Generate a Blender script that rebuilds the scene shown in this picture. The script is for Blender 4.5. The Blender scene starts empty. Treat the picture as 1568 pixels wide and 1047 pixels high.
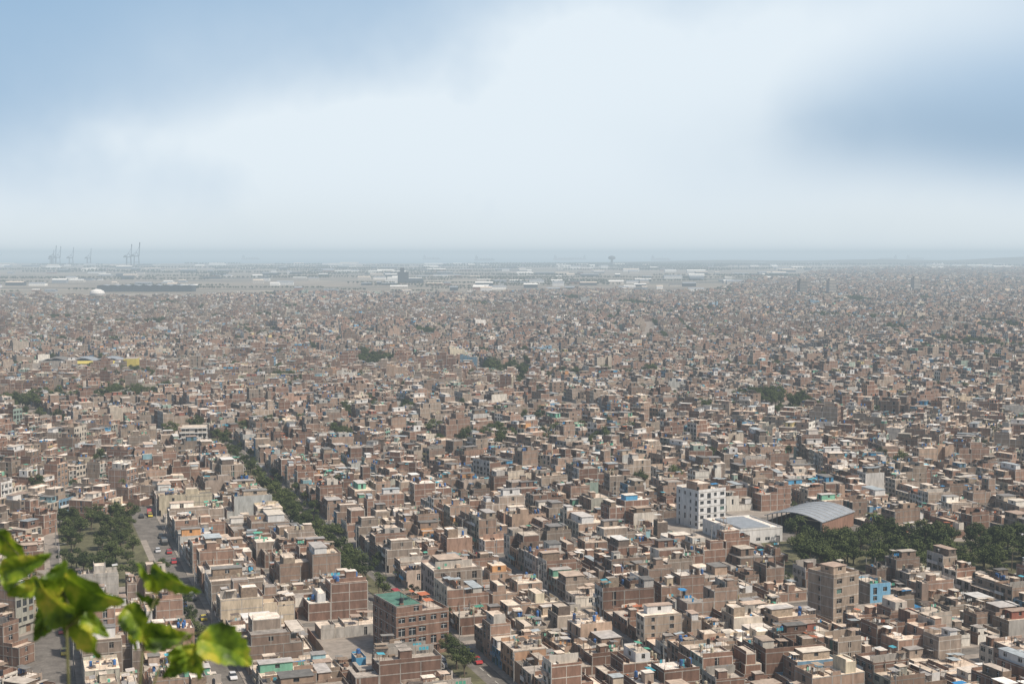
import bpy, math, random
import numpy as np
from mathutils import Vector, Matrix
random.seed(7); rng=np.random.RandomState(11)
scene=bpy.context.scene
R=math.radians

# ---------------------------------------------------------------- materials
def nt(mat):
    mat.use_nodes=True
    n=mat.node_tree; n.nodes.clear()
    return n
def N(t,typ,**kw):
    nd=t.nodes.new(typ)
    for k,v in kw.items(): setattr(nd,k,v)
    return nd
def M(t,op,a,b=None,c=None,clamp=False):
    nd=t.nodes.new('ShaderNodeMath'); nd.operation=op; nd.use_clamp=clamp
    for i,x in enumerate((a,b,c)):
        if x is None: continue
        if isinstance(x,(int,float)): nd.inputs[i].default_value=x
        else: t.links.new(x,nd.inputs[i])
    return nd.outputs[0]
def noise(t,vec,scale,detail=3,rough=.6):
    nd=t.nodes.new('ShaderNodeTexNoise'); nd.inputs['Scale'].default_value=scale
    nd.inputs['Detail'].default_value=detail; nd.inputs['Roughness'].default_value=rough
    t.links.new(vec,nd.inputs['Vector']); return nd.outputs['Fac']
def ramp(t,fac,stops,interp='LINEAR'):
    nd=t.nodes.new('ShaderNodeValToRGB'); cr=nd.color_ramp; cr.interpolation=interp
    while len(cr.elements)>1: cr.elements.remove(cr.elements[-1])
    cr.elements[0].position=stops[0][0]; cr.elements[0].color=(*stops[0][1],1)
    for p,c in stops[1:]:
        e=cr.elements.new(p); e.color=(*c,1)
    t.links.new(fac,nd.inputs[0]); return nd.outputs[0]
def vscale(t,vec,s):
    nd=t.nodes.new('ShaderNodeVectorMath'); nd.operation='SCALE'
    t.links.new(vec,nd.inputs[0])
    if isinstance(s,(int,float)): nd.inputs[3].default_value=s
    else: t.links.new(s,nd.inputs[3])
    return nd.outputs[0]
def surf(name,cols,rough=.9,ns=.5,amp=.35,rnd=.25,streak=0.0,spec=.2,seed=0.0,fine=0.0):
    m=bpy.data.materials.new(name); t=nt(m)
    out=N(t,'ShaderNodeOutputMaterial'); p=N(t,'ShaderNodeBsdfPrincipled')
    t.links.new(p.outputs[0],out.inputs[0])
    oi=N(t,'ShaderNodeObjectInfo'); geo=N(t,'ShaderNodeNewGeometry')
    pos=geo.outputs['Position']
    r1=M(t,'FRACT',M(t,'ADD',M(t,'MULTIPLY',oi.outputs['Random'],7.31),seed))
    r2=M(t,'FRACT',M(t,'MULTIPLY',oi.outputs['Random'],23.7))
    k=len(cols)
    if k>1: col=ramp(t,r1,[(i/k,c) for i,c in enumerate(cols)],'CONSTANT')
    else:
        rg=N(t,'ShaderNodeRGB'); rg.outputs[0].default_value=(*cols[0],1); col=rg.outputs[0]
    if streak:
        mp=N(t,'ShaderNodeMapping'); mp.inputs['Scale'].default_value=(1,1,.25)
        t.links.new(pos,mp.inputs[0]); n1=noise(t,mp.outputs[0],ns*1.6,3,.7)
        f=M(t,'ADD',1.0,M(t,'MULTIPLY',M(t,'SUBTRACT',n1,.52),(amp+streak)*2.2))
    else:
        n1=noise(t,pos,ns,3,.68)
        f=M(t,'ADD',1.0,M(t,'MULTIPLY',M(t,'SUBTRACT',n1,.5),amp*2.6))
    if fine:
        n3=noise(t,pos,ns*7,1,.7)
        f=M(t,'MULTIPLY',f,M(t,'ADD',1.0,M(t,'MULTIPLY',M(t,'SUBTRACT',n3,.5),fine*3)))
    f=M(t,'MULTIPLY',f,M(t,'ADD',1-rnd,M(t,'MULTIPLY',r2,rnd*2)))
    f=M(t,'MAXIMUM',f,.12)
    t.links.new(vscale(t,col,f),p.inputs['Base Color'])
    p.inputs['Roughness'].default_value=rough
    p.inputs['Specular IOR Level'].default_value=spec
    return m
BR=(.215,.132,.096)
MATS=[
 surf('brick',[BR,(.25,.162,.12),(.175,.106,.078),(.27,.19,.142),(.225,.16,.122),(.28,.22,.17),(.20,.118,.084),(.25,.20,.16)],streak=.28),
 surf('facade_paint',[(.56,.51,.44),BR,(.43,.37,.295),(.28,.20,.148),(.60,.57,.53),(.33,.305,.275),(.46,.38,.28),(.26,.17,.125),(.39,.31,.25),(.47,.45,.42),(.32,.32,.30),(.36,.26,.19),(.48,.42,.31),(.33,.32,.27),(.62,.58,.51),(.32,.21,.155),(.31,.26,.21),(.16,.26,.34),(.51,.45,.37),(.38,.355,.32),(.24,.18,.145),(.54,.48,.41),(.27,.34,.29),(.40,.25,.16),(.42,.355,.29),(.48,.42,.34),(.23,.15,.11),(.28,.19,.145)],streak=.32,rnd=.2),
 surf('concrete',[(.33,.30,.265),(.27,.25,.222),(.39,.355,.31)],streak=.3),
 surf('roof_slab',[(.58,.485,.39),(.50,.425,.345),(.66,.57,.475),(.43,.365,.305),(.55,.445,.35),(.68,.61,.53),(.36,.315,.27),(.60,.50,.395),(.28,.25,.22),(.63,.54,.445)],ns=.4,amp=.65,rnd=.15,fine=.3,seed=.3),
 surf('window_glass',[(.025,.03,.035),(.04,.045,.05),(.02,.02,.022)],rough=.25,spec=.6),
 surf('window_frame',[(.6,.6,.58),(.1,.09,.08),(.3,.28,.25)]),
 surf('corrugated_roof',[(.42,.39,.36),(.54,.48,.40),(.36,.27,.21),(.62,.60,.56),(.25,.235,.22),(.46,.36,.28),(.32,.35,.36),(.57,.50,.42),(.19,.18,.165)],ns=.6,amp=.5,rough=.7,seed=.6),
 surf('water_tank',[(.03,.03,.035),(.05,.12,.28),(.03,.03,.03),(.40,.35,.25)],rough=.5),
 surf('wood_clutter',[(.20,.15,.11),(.30,.24,.18),(.14,.11,.09)],ns=1.2,amp=.6),
 surf('accent_paint',[(.5,.46,.42),(.08,.26,.42),(.45,.24,.11),(.15,.33,.24),(.50,.41,.20),(.64,.61,.57),(.27,.11,.08),(.42,.32,.25),(.24,.38,.41),(.60,.57,.51),(.46,.40,.33),(.36,.33,.29),(.55,.5,.43)],streak=.2,seed=.8),
 surf('door_metal',[(.10,.07,.05),(.16,.15,.15),(.22,.13,.08),(.08,.14,.12)],seed=.2),
 surf('tarp',[(.04,.2,.40),(.5,.5,.48),(.10,.34,.24),(.42,.14,.07),(.62,.60,.56),(.08,.34,.42),(.45,.4,.33)],ns=1,seed=.45),
 surf('white_wall',[(.58,.565,.54)],streak=.3,rnd=.04,amp=.12),
 surf('steel_grey_roof',[(.25,.27,.29)],rough=.6,rnd=0,amp=.3),
 surf('green_roof_paint',[(.08,.17,.13)],rnd=0,amp=.5),
 surf('yellow_paint',[(.46,.38,.10)],rnd=0,amp=.2),
 surf('light_blue_paint',[(.16,.33,.46)],rnd=0.1,amp=.25,streak=.2),
 surf('pink_paint',[(.37,.29,.25)],rnd=0,amp=.15,streak=.25),
 surf('dark_cladding',[(.07,.08,.09)],rnd=0,amp=.15),
]
BRICK,PAINT,CONC,ROOF,GLASS,FRAME,CORR,TANK,WOOD,ACC,DOOR,TARP,WHITE,STEEL,GREEN,YELLOW,LBLUE,PINK,DARK=range(19)

class MB:
    def __init__(s): s.v=[];s.f=[];s.m=[]
    def quad(s,a,b,c,d,m):
        i=len(s.v); s.v+= [a,b,c,d]; s.f.append((i,i+1,i+2,i+3)); s.m.append(m)
    def poly(s,pts,m):
        i=len(s.v); s.v+=list(pts); s.f.append(tuple(range(i,i+len(pts)))); s.m.append(m)
    def box(s,x0,x1,y0,y1,z0,z1,m,top=None):
        if top is None: top=m
        i=len(s.v)
        s.v+=[(x0,y0,z0),(x1,y0,z0),(x1,y1,z0),(x0,y1,z0),(x0,y0,z1),(x1,y0,z1),(x1,y1,z1),(x0,y1,z1)]
        s.f+=[(i,i+3,i+2,i+1),(i+4,i+5,i+6,i+7),(i,i+1,i+5,i+4),(i+1,i+2,i+6,i+5),(i+2,i+3,i+7,i+6),(i+3,i,i+4,i+7)]
        s.m+=[m,top,m,m,m,m]
    def cyl(s,x,y,z0,z1,r0,r1,m,n=10,cap=True):
        i=len(s.v)
        for k in range(n):
            a=2*math.pi*k/n; s.v.append((x+r0*math.cos(a),y+r0*math.sin(a),z0))
        for k in range(n):
            a=2*math.pi*k/n; s.v.append((x+r1*math.cos(a),y+r1*math.sin(a),z1))
        for k in range(n):
            j=(k+1)%n; s.f.append((i+k,i+j,i+n+j,i+n+k)); s.m.append(m)
        if cap: s.f.append(tuple(i+n+k for k in range(n))); s.m.append(m)
    def tube(s,p,q,r0,r1,m,n=6):
        p=Vector(p);q=Vector(q);d=(q-p).normalized()
        a=d.orthogonal().normalized(); b=d.cross(a); i=len(s.v)
        for k in range(n):
            t=2*math.pi*k/n; s.v.append(tuple(p+(a*math.cos(t)+b*math.sin(t))*r0))
        for k in range(n):
            t=2*math.pi*k/n; s.v.append(tuple(q+(a*math.cos(t)+b*math.sin(t))*r1))
        for k in range(n):
            j=(k+1)%n; s.f.append((i+k,i+j,i+n+j,i+n+k)); s.m.append(m)
        s.f.append(tuple(i+n+k for k in range(n))); s.m.append(m)
    def lathe(s,x,y,prof,m,n=20):
        for (r0,z0),(r1,z1) in zip(prof,prof[1:]): s.cyl(x,y,z0,z1,r0,r1,m,n,cap=False)
    def mesh(s,name,mats=None):
        me=bpy.data.meshes.new(name); me.from_pydata(s.v,[],s.f)
        for mm in (mats if mats is not None else MATS): me.materials.append(mm)
        me.polygons.foreach_set('material_index',s.m); me.update(); return me
def obj(name,me,loc=(0,0,0),rz=0,scale=(1,1,1)):
    o=bpy.data.objects.new(name,me); o.location=loc; o.rotation_euler=(0,0,rz); o.scale=scale
    scene.collection.objects.link(o); return o

# ---------------------------------------------------------------- houses
def wall(mb,px,py,dx,dy,L,z0,z1,ops,mat,depth=.25):
    def P(s,z,o=0): return (px+dx*s-dy*o,py+dy*s+dx*o,z)
    s=0
    for (a,b,h0,h1,gm) in ops:
        if a>s: mb.quad(P(s,z0),P(a,z0),P(a,z1),P(s,z1),mat)
        if h0>z0+.01: mb.quad(P(a,z0),P(b,z0),P(b,h0),P(a,h0),mat)
        if h1<z1: mb.quad(P(a,h1),P(b,h1),P(b,z1),P(a,z1),mat)
        d=depth
        mb.quad(P(a,h0,d),P(b,h0,d),P(b,h1,d),P(a,h1,d),gm)
        mb.quad(P(a,h0),P(a,h0,d),P(a,h1,d),P(a,h1),mat)
        mb.quad(P(b,h0,d),P(b,h0),P(b,h1),P(b,h1,d),mat)
        mb.quad(P(a,h0),P(b,h0),P(b,h0,d),P(a,h0,d),CONC)
        mb.quad(P(a,h1,d),P(b,h1,d),P(b,h1),P(a,h1),mat)
        if gm==GLASS:
            c=(a+b)/2; e=d-.05
            mb.quad(P(c-.05,h0,e),P(c+.05,h0,e),P(c+.05,h1,e),P(c-.05,h1,e),FRAME)
            hh=h0+(h1-h0)*.68
            mb.quad(P(a,hh,e-.01),P(b,hh,e-.01),P(b,hh+.08,e-.01),P(a,hh+.08,e-.01),FRAME)
        s=b
    if s<L: mb.quad(P(s,z0),P(L,z0),P(L,z1),P(s,z1),mat)
def make_ops(r,L,dens,wide):
    n=int(L*dens/3.0+r.random()*.6)
    if n<=0: return []
    res=[]; seg=L/n
    for i in range(n):
        w=min(seg*.75,r.uniform(.9,1.5)*(1.4 if wide else 1))
        c=seg*(i+.5)+r.uniform(-.15,.15)*seg*.3
        res.append((c-w/2,c+w/2))
    return res
FH=2.5
def volume(mb,r,x0,x1,y0,y1,z0,nf,mats=(PAINT,BRICK,BRICK,BRICK),dens=(1,.0,.6,.0),frame=True,roof=ROOF,par=None,ground=True,parmat=None,fh=FH):
    z1=z0+nf*fh
    sides=[(x0,y0,1,0,x1-x0),(x1,y0,0,1,y1-y0),(x1,y1,-1,0,x1-x0),(x0,y1,0,-1,y1-y0)]
    for k,(px,py,dx,dy,L) in enumerate(sides):
        base=make_ops(r,L,dens[k],k==0)
        for f in range(nf):
            a=z0+f*fh; b=a+fh; ops=[]
            for (s0,s1) in base:
                if r.random()<.1: continue
                if ground and f==0 and k==0:
                    if r.random()<.5: ops.append((s0-.1,s1+.2,a+.02,a+2.3,DOOR))
                    else: ops.append((s0,s1,a+.9,a+2.1,GLASS))
                else:
                    h0=a+(.9 if r.random()<.75 else .15); ops.append((s0,s1,h0,a+min(2.25,fh-.3),GLASS if r.random()<.93 else DOOR))
            wall(mb,px,py,dx,dy,L,a,b,ops,mats[k])
        if frame and (mats[k]==BRICK or r.random()<.3):
            def fb(s0,s1,h0,h1,o):
                A=(px+dx*s0+dy*o,py+dy*s0-dx*o);B=(px+dx*s1+dy*o,py+dy*s1-dx*o)
                A0=(px+dx*s0,py+dy*s0);B0=(px+dx*s1,py+dy*s1)
                mb.quad((*A,h0),(*B,h0),(*B,h1),(*A,h1),CONC)
                mb.quad((*A0,h1),(*A,h1),(*B,h1),(*B0,h1),CONC)
                mb.quad((*A0,h0),(*A,h0),(*A,h1),(*A0,h1),CONC)
                mb.quad((*B,h0),(*B0,h0),(*B0,h1),(*B,h1),CONC)
            for f in range(nf): fb(0,L,z0+(f+1)*fh-.22,z0+(f+1)*fh-.01,.035)
            if k!=0:
                n=max(1,int(L/4))
                for i in range(n+1):
                    c=.12+(L-.24)*i/n; fb(c-.11,c+.11,z0,z1-.02,.025)
    mb.quad((x0,y0,z0),(x0,y1,z0),(x1,y1,z0),(x1,y0,z0),CONC)
    mb.quad((x0,y0,z1),(x1,y0,z1),(x1,y1,z1),(x0,y1,z1),roof)
    if par is None: par=[r.choice([0,0,.25,.5,.9,1.0]) for _ in range(4)]
    t=.15; e=.004
    pm=[parmat if parmat is not None else q for q in mats]
    if par[0]: mb.box(x0+e,x1-e,y0+e,y0+t,z1,z1+par[0],pm[0],CONC)
    if par[2]: mb.box(x0+e,x1-e,y1-t,y1-e,z1,z1+par[2],pm[2],CONC)
    if par[1]: mb.box(x1-t,x1-2*e,y0+t,y1-t,z1,z1+par[1]-.01,pm[1],CONC)
    if par[3]: mb.box(x0+2*e,x0+t,y0+t,y1-t,z1,z1+par[3]-.01,pm[3],CONC)
    return z1
def rebar_cols(mb,r,x0,x1,y0,y1,z,h):
    ny=max(1,int((y1-y0)/4))
    for i in range(ny+1):
        for x in (x0+.15,x1-.15):
            if r.random()<.25: continue
            y=y0+.15+(y1-y0-.3)*i/ny; hh=h*r.uniform(.8,1)
            mb.box(x-.13,x+.13,y-.13,y+.13,z+.02,z+hh,CONC)
            for q in (-.08,.08): mb.box(x+q-.02,x+q+.02,y-.02,y+.02,z+hh,z+hh+.8,DOOR)
def clutter(mb,r,x0,x1,y0,y1,z,n):
    if x1-x0<2.2 or y1-y0<2.2: return
    for _ in range(n):
        x=r.uniform(x0+.5,x1-1.2); y=r.uniform(y0+.5,y1-1.2); u=r.random()
        if u<.2:
            mb.box(x-.5,x+.5,y-.5,y+.5,z,z+.5,BRICK); mb.cyl(x,y,z+.5,z+1.7,.5,.5,TANK); mb.cyl(x,y,z+1.7,z+1.9,.5,.2,TANK)
        elif u<.58:
            a=r.uniform(.3,1.6);b=r.uniform(.3,1.5); mb.box(x,x+a,y,y+b,z,z+r.uniform(.2,1.0),r.choice([WOOD,BRICK,TARP,CONC,DOOR,CORR,WOOD]))
        elif u<.70:
            l=r.uniform(2,3.5)
            mb.box(x-.04,x+.04,y-.04,y+.04,z,z+1.9,WOOD); mb.box(x-.04,x+.04,y+l-.04,y+l+.04,z,z+1.9,WOOD)
            k=0.3
            while k<l-.7:
                w=r.uniform(.4,.8)
                mb.quad((x,y+k,z+1.0),(x,y+k+w,z+1.0),(x,y+k+w,z+1.8),(x,y+k,z+1.8),r.choice([TARP,WHITE,ACC,TARP])); k+=w+.15
        elif u<.84 and y1-y0>4:
            if r.random()<.5: mb.box(x0+.2,x1-.2,y,y+.14,z+.004,z+r.choice([.8,1.2,2.2]),r.choice([BRICK,BRICK,CONC]),CONC)
            else: mb.box(x,x+.14,y0+.2,y1-.2,z+.003,z+r.choice([.8,1.1,2.1]),r.choice([BRICK,BRICK,CONC]),CONC)
        else:
            a=r.uniform(1.5,3);b=r.uniform(1.5,3)
            a=min(a,x1-x-.1); b=min(b,y1-y-.1)
            for cx in (x,x+a-.08):
                for cy in (y,y+b-.08): mb.box(cx,cx+.08,cy,cy+.08,z,z+2.1,WOOD)
            mb.quad((x-.2,y-.2,z+2.2),(x+a+.1,y-.2,z+2.2),(x+a+.1,y+b+.2,z+2.35),(x-.2,y+b+.2,z+2.35),r.choice([CORR,CORR,WOOD,TARP]))
def room(mb,r,x0,x1,y0,y1,z,nf=1):
    u=r.random()
    m=r.choice([BRICK,BRICK,PAINT,ACC,WOOD,PAINT,WHITE])
    if u<.5:
        zt=volume(mb,r,x0,x1,y0,y1,z,nf,mats=(m,m,m,m),dens=(.8,.4,.7,.4),frame=m==BRICK,ground=False,par=[r.choice([0,0,.3,.6]) for _ in range(4)])
        if r.random()<.3: rebar_cols(mb,r,x0,x1,y0,y1,zt,.6)
        elif r.random()<.5: clutter(mb,r,x0,x1,y0,y1,zt,2)
        return zt
    h=r.uniform(2.1,2.5); zt=z+h
    volume(mb,r,x0,x1,y0,y1,z,1,mats=(m,m,m,m),dens=(.8,.4,.7,.4),frame=False,ground=False,par=[0]*4,fh=h)
    o=.25
    mb.box(x0-o,x1+o,y0-o,y1+o,zt+.02,zt+.10,CORR)
    return zt
def house(seed,nf=None,D=20.):
    r=random.Random(seed); mb=MB()
    W=r.uniform(5.4,8.2) if r.random()<.87 else r.uniform(9,13)
    if nf is None: nf=r.choices([1,2,3,4,5],[20,40,28,10,2])[0]
    h=W/2; y0=-D/2; y1=D/2; x0=-h;x1=h
    cut=r.uniform(-2,D*.25); typ=r.random(); fm=PAINT if r.random()<.85 else BRICK
    sm=BRICK if r.random()<.78 else PAINT
    ms=(fm,sm,BRICK,sm)
    sd=.35 if r.random()<.4 else 0
    ov=r.choice([0,.5,.7]); yf=y0+.7
    yb=cut
    tops=[]
    if ov and nf>1:
        volume(mb,r,x0,x1,yf,yb,0,1,mats=ms,dens=(1.1,0,0,0),par=[0]*4)
        z=volume(mb,r,x0,x1,yf-ov,yb,FH,nf-1,mats=ms,dens=(1.25,sd,.6,sd),ground=False)
        yy=yf-ov
    else:
        z=volume(mb,r,x0,x1,yf,yb,0,nf,mats=ms,dens=(1.2,sd,.6,sd)); yy=yf
    if nf>1 and r.random()<.35 and fm==PAINT:
        for f in range(1,nf):
            a=x0+.5; b=x0+W*r.uniform(.4,.8); zz=f*FH
            mb.box(a,b,yy-.8,yy-.003,zz-.12,zz+.02,CONC)
            mb.box(a,b,yy-.8,yy-.7,zz+.02,zz+.9,r.choice([ACC,PAINT,WHITE]))
    tops.append((x0,x1,yy,yb,z,nf))
    nr=max(1,nf-r.choice([0,1,1,1,2])) 
    if typ<.5:
        ym=yb+r.uniform(2.5,4.5); xw=x0+W*r.uniform(.45,.65)
        if r.random()<.5: xa,xb=x0,xw
        else: xa,xb=x1-(xw-x0),x1
        zm=volume(mb,r,xa,xb,yb+.004,ym,0,nr,mats=(BRICK,sm,BRICK,sm),dens=(0,.4,0,.4))
        z2=volume(mb,r,x0,x1,ym+.004,y1-.1,0,nr,mats=(BRICK,sm,BRICK,sm),dens=(.5,0,.7,0))
        tops.append((x0,x1,ym,y1-.1,z2,nr))
    elif typ<.75:
        z2=volume(mb,r,x0,x1,yb+.004,y1-.1,0,nr,mats=(BRICK,sm,BRICK,sm),dens=(0,0,.7,0))
        tops.append((x0,x1,yb,y1-.1,z2,nr))
    else:
        z2=volume(mb,r,x0,x1,yb+.004,y1-3,0,max(1,nr-1),mats=(BRICK,sm,BRICK,sm),dens=(0,0,.7,0))
        tops.append((x0,x1,yb,y1-3,z2,1))
        mb.box(x0,x1,y1-.25,y1-.1,0,2.6,BRICK)
    for (a,b,c,d,z,n) in tops:
        if d-c<3: continue
        u=r.random()
        if u<.58:
            dd=(d-c)*r.uniform(.3,.7); ww=(b-a)*r.choice([1,.55,.7,.45])
            ya=c+r.uniform(0,(d-c)-dd); xa=a+.18 if r.random()<.5 else b-ww
            xa=max(a+.18,min(xa,b-ww)); xb=min(xa+ww,b-.18)
            if ya<c+.2: ya=c+.2
            yb2=min(ya+dd,d-.2)
            if yb2-ya>2: 
                room(mb,r,xa,xb,ya,yb2,z,1 if r.random()<.94 else 2)
                if ya-c>2.2: clutter(mb,r,a,b,c,ya-.6,z,r.randint(3,7))
                if d-yb2>2.2: clutter(mb,r,a,b,yb2,d,z,r.randint(2,6))
        else:
            if r.random()<.5: rebar_cols(mb,r,a,b,c,d,z,r.choice([.8,1.2,2.4]))
            clutter(mb,r,a,b,c,d,z,r.randint(5,12))
            if r.random()<.5 and d-c>4:
                sx=r.uniform(a+.3,b-2.4); sy=r.uniform(c+.3,max(c+.4,d-3.2))
                m=r.choice([BRICK,PAINT,BRICK]); mb.box(sx,sx+2.1,sy,sy+2.7,z,z+2.3,m,CONC); mb.box(sx-.15,sx+2.25,sy-.15,sy+2.85,z+2.3,z+2.42,ROOF)
                mb.box(sx+.6,sx+1.4,sy-.02,sy+.01,z,z+2,GLASS)
    return mb.mesh('house_mesh_%02d'%seed),W,nf,fm,D

NV=84
variants=[house(s) for s in range(NV)]
tall=[house(200+s,nf=random.choice([4,5,5])) for s in range(6)]
variants+=tall
hcol=bpy.data.collections.new('house_library')
for i,(me,*_) in enumerate(variants):
    hcol.objects.link(bpy.data.objects.new('house_variant_%02d'%i,me))

# ---------------------------------------------------------------- trees
def leafmat(name,a,b,sc=.8):
    m=bpy.data.materials.new(name); t=nt(m)
    out=N(t,'ShaderNodeOutputMaterial'); p=N(t,'ShaderNodeBsdfPrincipled')
    geo=N(t,'ShaderNodeNewGeometry'); oi=N(t,'ShaderNodeObjectInfo')
    n=noise(t,geo.outputs['Position'],sc,2)
    f=M(t,'ADD',M(t,'MULTIPLY',M(t,'SUBTRACT',n,.5),1.6),M(t,'ADD',.2,M(t,'MULTIPLY',oi.outputs['Random'],.5)),clamp=True)
    c=ramp(t,f,[(0,a),(1,b)])
    t.links.new(c,p.inputs['Base Color']); p.inputs['Roughness'].default_value=.7; p.inputs['Specular IOR Level'].default_value=.15
    t.links.new(p.outputs[0],out.inputs[0])
    return m
foliage=leafmat('foliage',(.022,.034,.012),(.10,.118,.036))
bark=surf('bark',[(.13,.10,.075)],ns=3)
def tree(seed,H=8,n=1500):
    r=random.Random(seed); mb=MB(); th=H*.32
    mb.tube((0,0,0),(r.uniform(-.2,.2),r.uniform(-.2,.2),th),.24,.17,1,7)
    lobes=[]; k=r.randint(6,9)
    for i in range(k):
        a=2*math.pi*i/k+r.uniform(-.4,.4); rr=H*r.uniform(.12,.34); z=H*r.uniform(.45,.80)
        c=Vector((rr*math.cos(a),rr*math.sin(a),z)); lobes.append((c,H*r.uniform(.11,.2)))
        mid=Vector((c.x*.4,c.y*.4,th+(c.z-th)*.45)); mb.tube((0,0,th*.85),mid,.13,.08,1,5); mb.tube(mid,c,.08,.03,1,5)
    lobes.append((Vector((r.uniform(-.3,.3),r.uniform(-.3,.3),H*.84)),H*.17))
    for i in range(n):
        c,R_=r.choice(lobes)
        d=Vector((r.gauss(0,1),r.gauss(0,1),r.gauss(0,1))).normalized()
        p=c+Vector((d.x,d.y,d.z*.8))*R_*(r.random()**.4)*r.uniform(.85,1.15)
        nn=(d+Vector((r.uniform(-.8,.8),r.uniform(-.8,.8),r.uniform(-.3,1)))).normalized()
        a=nn.orthogonal().normalized(); b=nn.cross(a); s=r.uniform(.12,.26)*H/8; ang=r.uniform(0,6.28)
        a,b=a*math.cos(ang)+b*math.sin(ang),b*math.cos(ang)-a*math.sin(ang)
        mb.quad(tuple(p-a*s*1.3),tuple(p-b*s*.7),tuple(p+a*s*1.3),tuple(p+b*s*.7),0)
    return mb.mesh('tree_mesh_%d'%seed,[foliage,bark])
def palm(seed,H=9):
    r=random.Random(seed); mb=MB()
    mb.tube((0,0,0),(.2,.1,H),.22,.15,1,7)
    for i in range(22):
        a=r.uniform(0,6.28); L=r.uniform(2,2.8); up=r.uniform(-.3,1.0); prev=Vector((.2,.1,H))
        d=Vector((math.cos(a),math.sin(a),up)).normalized()
        for k in range(5):
            nx=prev+d*L/5; sd=Vector((-math.sin(a),math.cos(a),0))*(.35*(1-k/6))
            mb.quad(tuple(prev-sd+Vector((0,0,-.12))),tuple(nx-sd*.85+Vector((0,0,-.12))),tuple(nx),tuple(prev),0)
            mb.quad(tuple(prev),tuple(nx),tuple(nx+sd*.85+Vector((0,0,-.12))),tuple(prev+sd+Vector((0,0,-.12))),0)
            prev=nx; d=(d+Vector((0,0,-.28))).normalized()
    return mb.mesh('palm_mesh_%d'%seed,[foliage,bark])
trees=[tree(s,H=8+0.6*(s%3)) for s in range(7)]
palms=[palm(s) for s in range(2)]
tcol=bpy.data.collections.new('tree_library')
for i,me in enumerate(trees+palms): tcol.objects.link(bpy.data.objects.new('tree_variant_%02d'%i,me))

# ---------------------------------------------------------------- GN scatter
def scatter(name,pts,rots,scl,idx,coll):
    n=len(pts); me=bpy.data.meshes.new(name); me.vertices.add(n)
    me.vertices.foreach_set('co',np.array(pts,dtype=np.float32).ravel())
    a=me.attributes.new('rz','FLOAT','POINT'); a.data.foreach_set('value',np.array(rots,dtype=np.float32))
    a=me.attributes.new('scl','FLOAT_VECTOR','POINT'); a.data.foreach_set('vector',np.array(scl,dtype=np.float32).ravel())
    a=me.attributes.new('pick','INT','POINT'); a.data.foreach_set('value',np.array(idx,dtype=np.int32))
    me.update(); o=obj(name,me)
    g=bpy.data.node_groups.new(name+'_scatter','GeometryNodeTree')
    g.interface.new_socket('Geometry',in_out='INPUT',socket_type='NodeSocketGeometry')
    g.interface.new_socket('Geometry',in_out='OUTPUT',socket_type='NodeSocketGeometry')
    gi=g.nodes.new('NodeGroupInput'); go=g.nodes.new('NodeGroupOutput')
    ip=g.nodes.new('GeometryNodeInstanceOnPoints'); ci=g.nodes.new('GeometryNodeCollectionInfo')
    ci.inputs['Collection'].default_value=coll; ci.inputs['Separate Children'].default_value=True; ci.inputs['Reset Children'].default_value=True
    def na(nm,ty):
        q=g.nodes.new('GeometryNodeInputNamedAttribute'); q.data_type=ty; q.inputs['Name'].default_value=nm
        return [s for s in q.outputs if s.enabled and s.name=='Attribute'][0]
    cx=g.nodes.new('ShaderNodeCombineXYZ'); er=g.nodes.new('FunctionNodeEulerToRotation')
    g.links.new(na('rz','FLOAT'),cx.inputs[2]); g.links.new(cx.outputs[0],er.inputs[0]); g.links.new(er.outputs[0],ip.inputs['Rotation'])
    g.links.new(na('scl','FLOAT_VECTOR'),ip.inputs['Scale']); g.links.new(na('pick','INT'),ip.inputs['Instance Index'])
    ip.inputs['Pick Instance'].default_value=True
    g.links.new(gi.outputs[0],ip.inputs['Points']); g.links.new(ci.outputs[0],ip.inputs['Instance']); g.links.new(ip.outputs[0],go.inputs[0])
    md=o.modifiers.new('scatter','NODES'); md.node_group=g
    return o

# ---------------------------------------------------------------- city plan
A0=R(19.4); P0=(-36.,415.)
U0=(-math.sin(A0),math.cos(A0)); V0=(math.cos(A0),math.sin(A0))
def uv(u,v): return (P0[0]+U0[0]*u+V0[0]*v, P0[1]+U0[1]*u+V0[1]*v)
def touv(x,y):
    dx=x-P0[0];dy=y-P0[1]; return (dx*U0[0]+dy*U0[1], dx*V0[0]+dy*V0[1])
NEAR=880.
def innear(x,y):
    a,b=touv(x,y)
    if b<-100+6*math.sin(a*.05): return False
    if b<-53: return a<178+8*math.sin(b*.1)
    if b<62: return a<400
    return a<225-.25*b+12*math.sin(b*.05)
seeds=[(-175,455),(-200,600),(-265,560),(-235,700),(-130,690),(30,720),(150,650),(255,600),(-330,720)]
angs=[R(a) for a in (-24,-18,-30,-12,-20,38,6,30,-26)]
yy=810.
while yy<5200:
    st_=250+yy*.10
    x=-.5*yy-100
    while x<.5*yy+100:
        # street direction that does not point straight at the hill
        ray=-math.degrees(math.atan2(x,yy))
        for _ in range(20):
            a=random.choice([19,28,10,-4,-14,-28,38,3,15,-8,33,-20])
            if min(abs(a-ray),abs(a-90-ray),abs(a+90-ray))>9: break
        seeds.append((x+rng.uniform(-.3,.3)*st_,yy+rng.uniform(-.35,.35)*st_)); angs.append(R(a))
        x+=st_*1.15
    yy+=st_
for gy in range(3):
    for gx in range(0,5):
        seeds.append((300+gx*900+rng.uniform(-200,200),5500+gy*1500)); angs.append(R(random.choice([10,-12,25,0])))
S=np.array(seeds)
def near_seed(x,y): return int(np.argmin((S[:,0]-x)**2+(S[:,1]-y)**2))
def two_seed(x,y):
    d=np.sqrt((S[:,0]-x)**2+(S[:,1]-y)**2); i=int(np.argmin(d)); a=d[i]; d[i]=1e9
    return i,float(d.min()-a)
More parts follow.
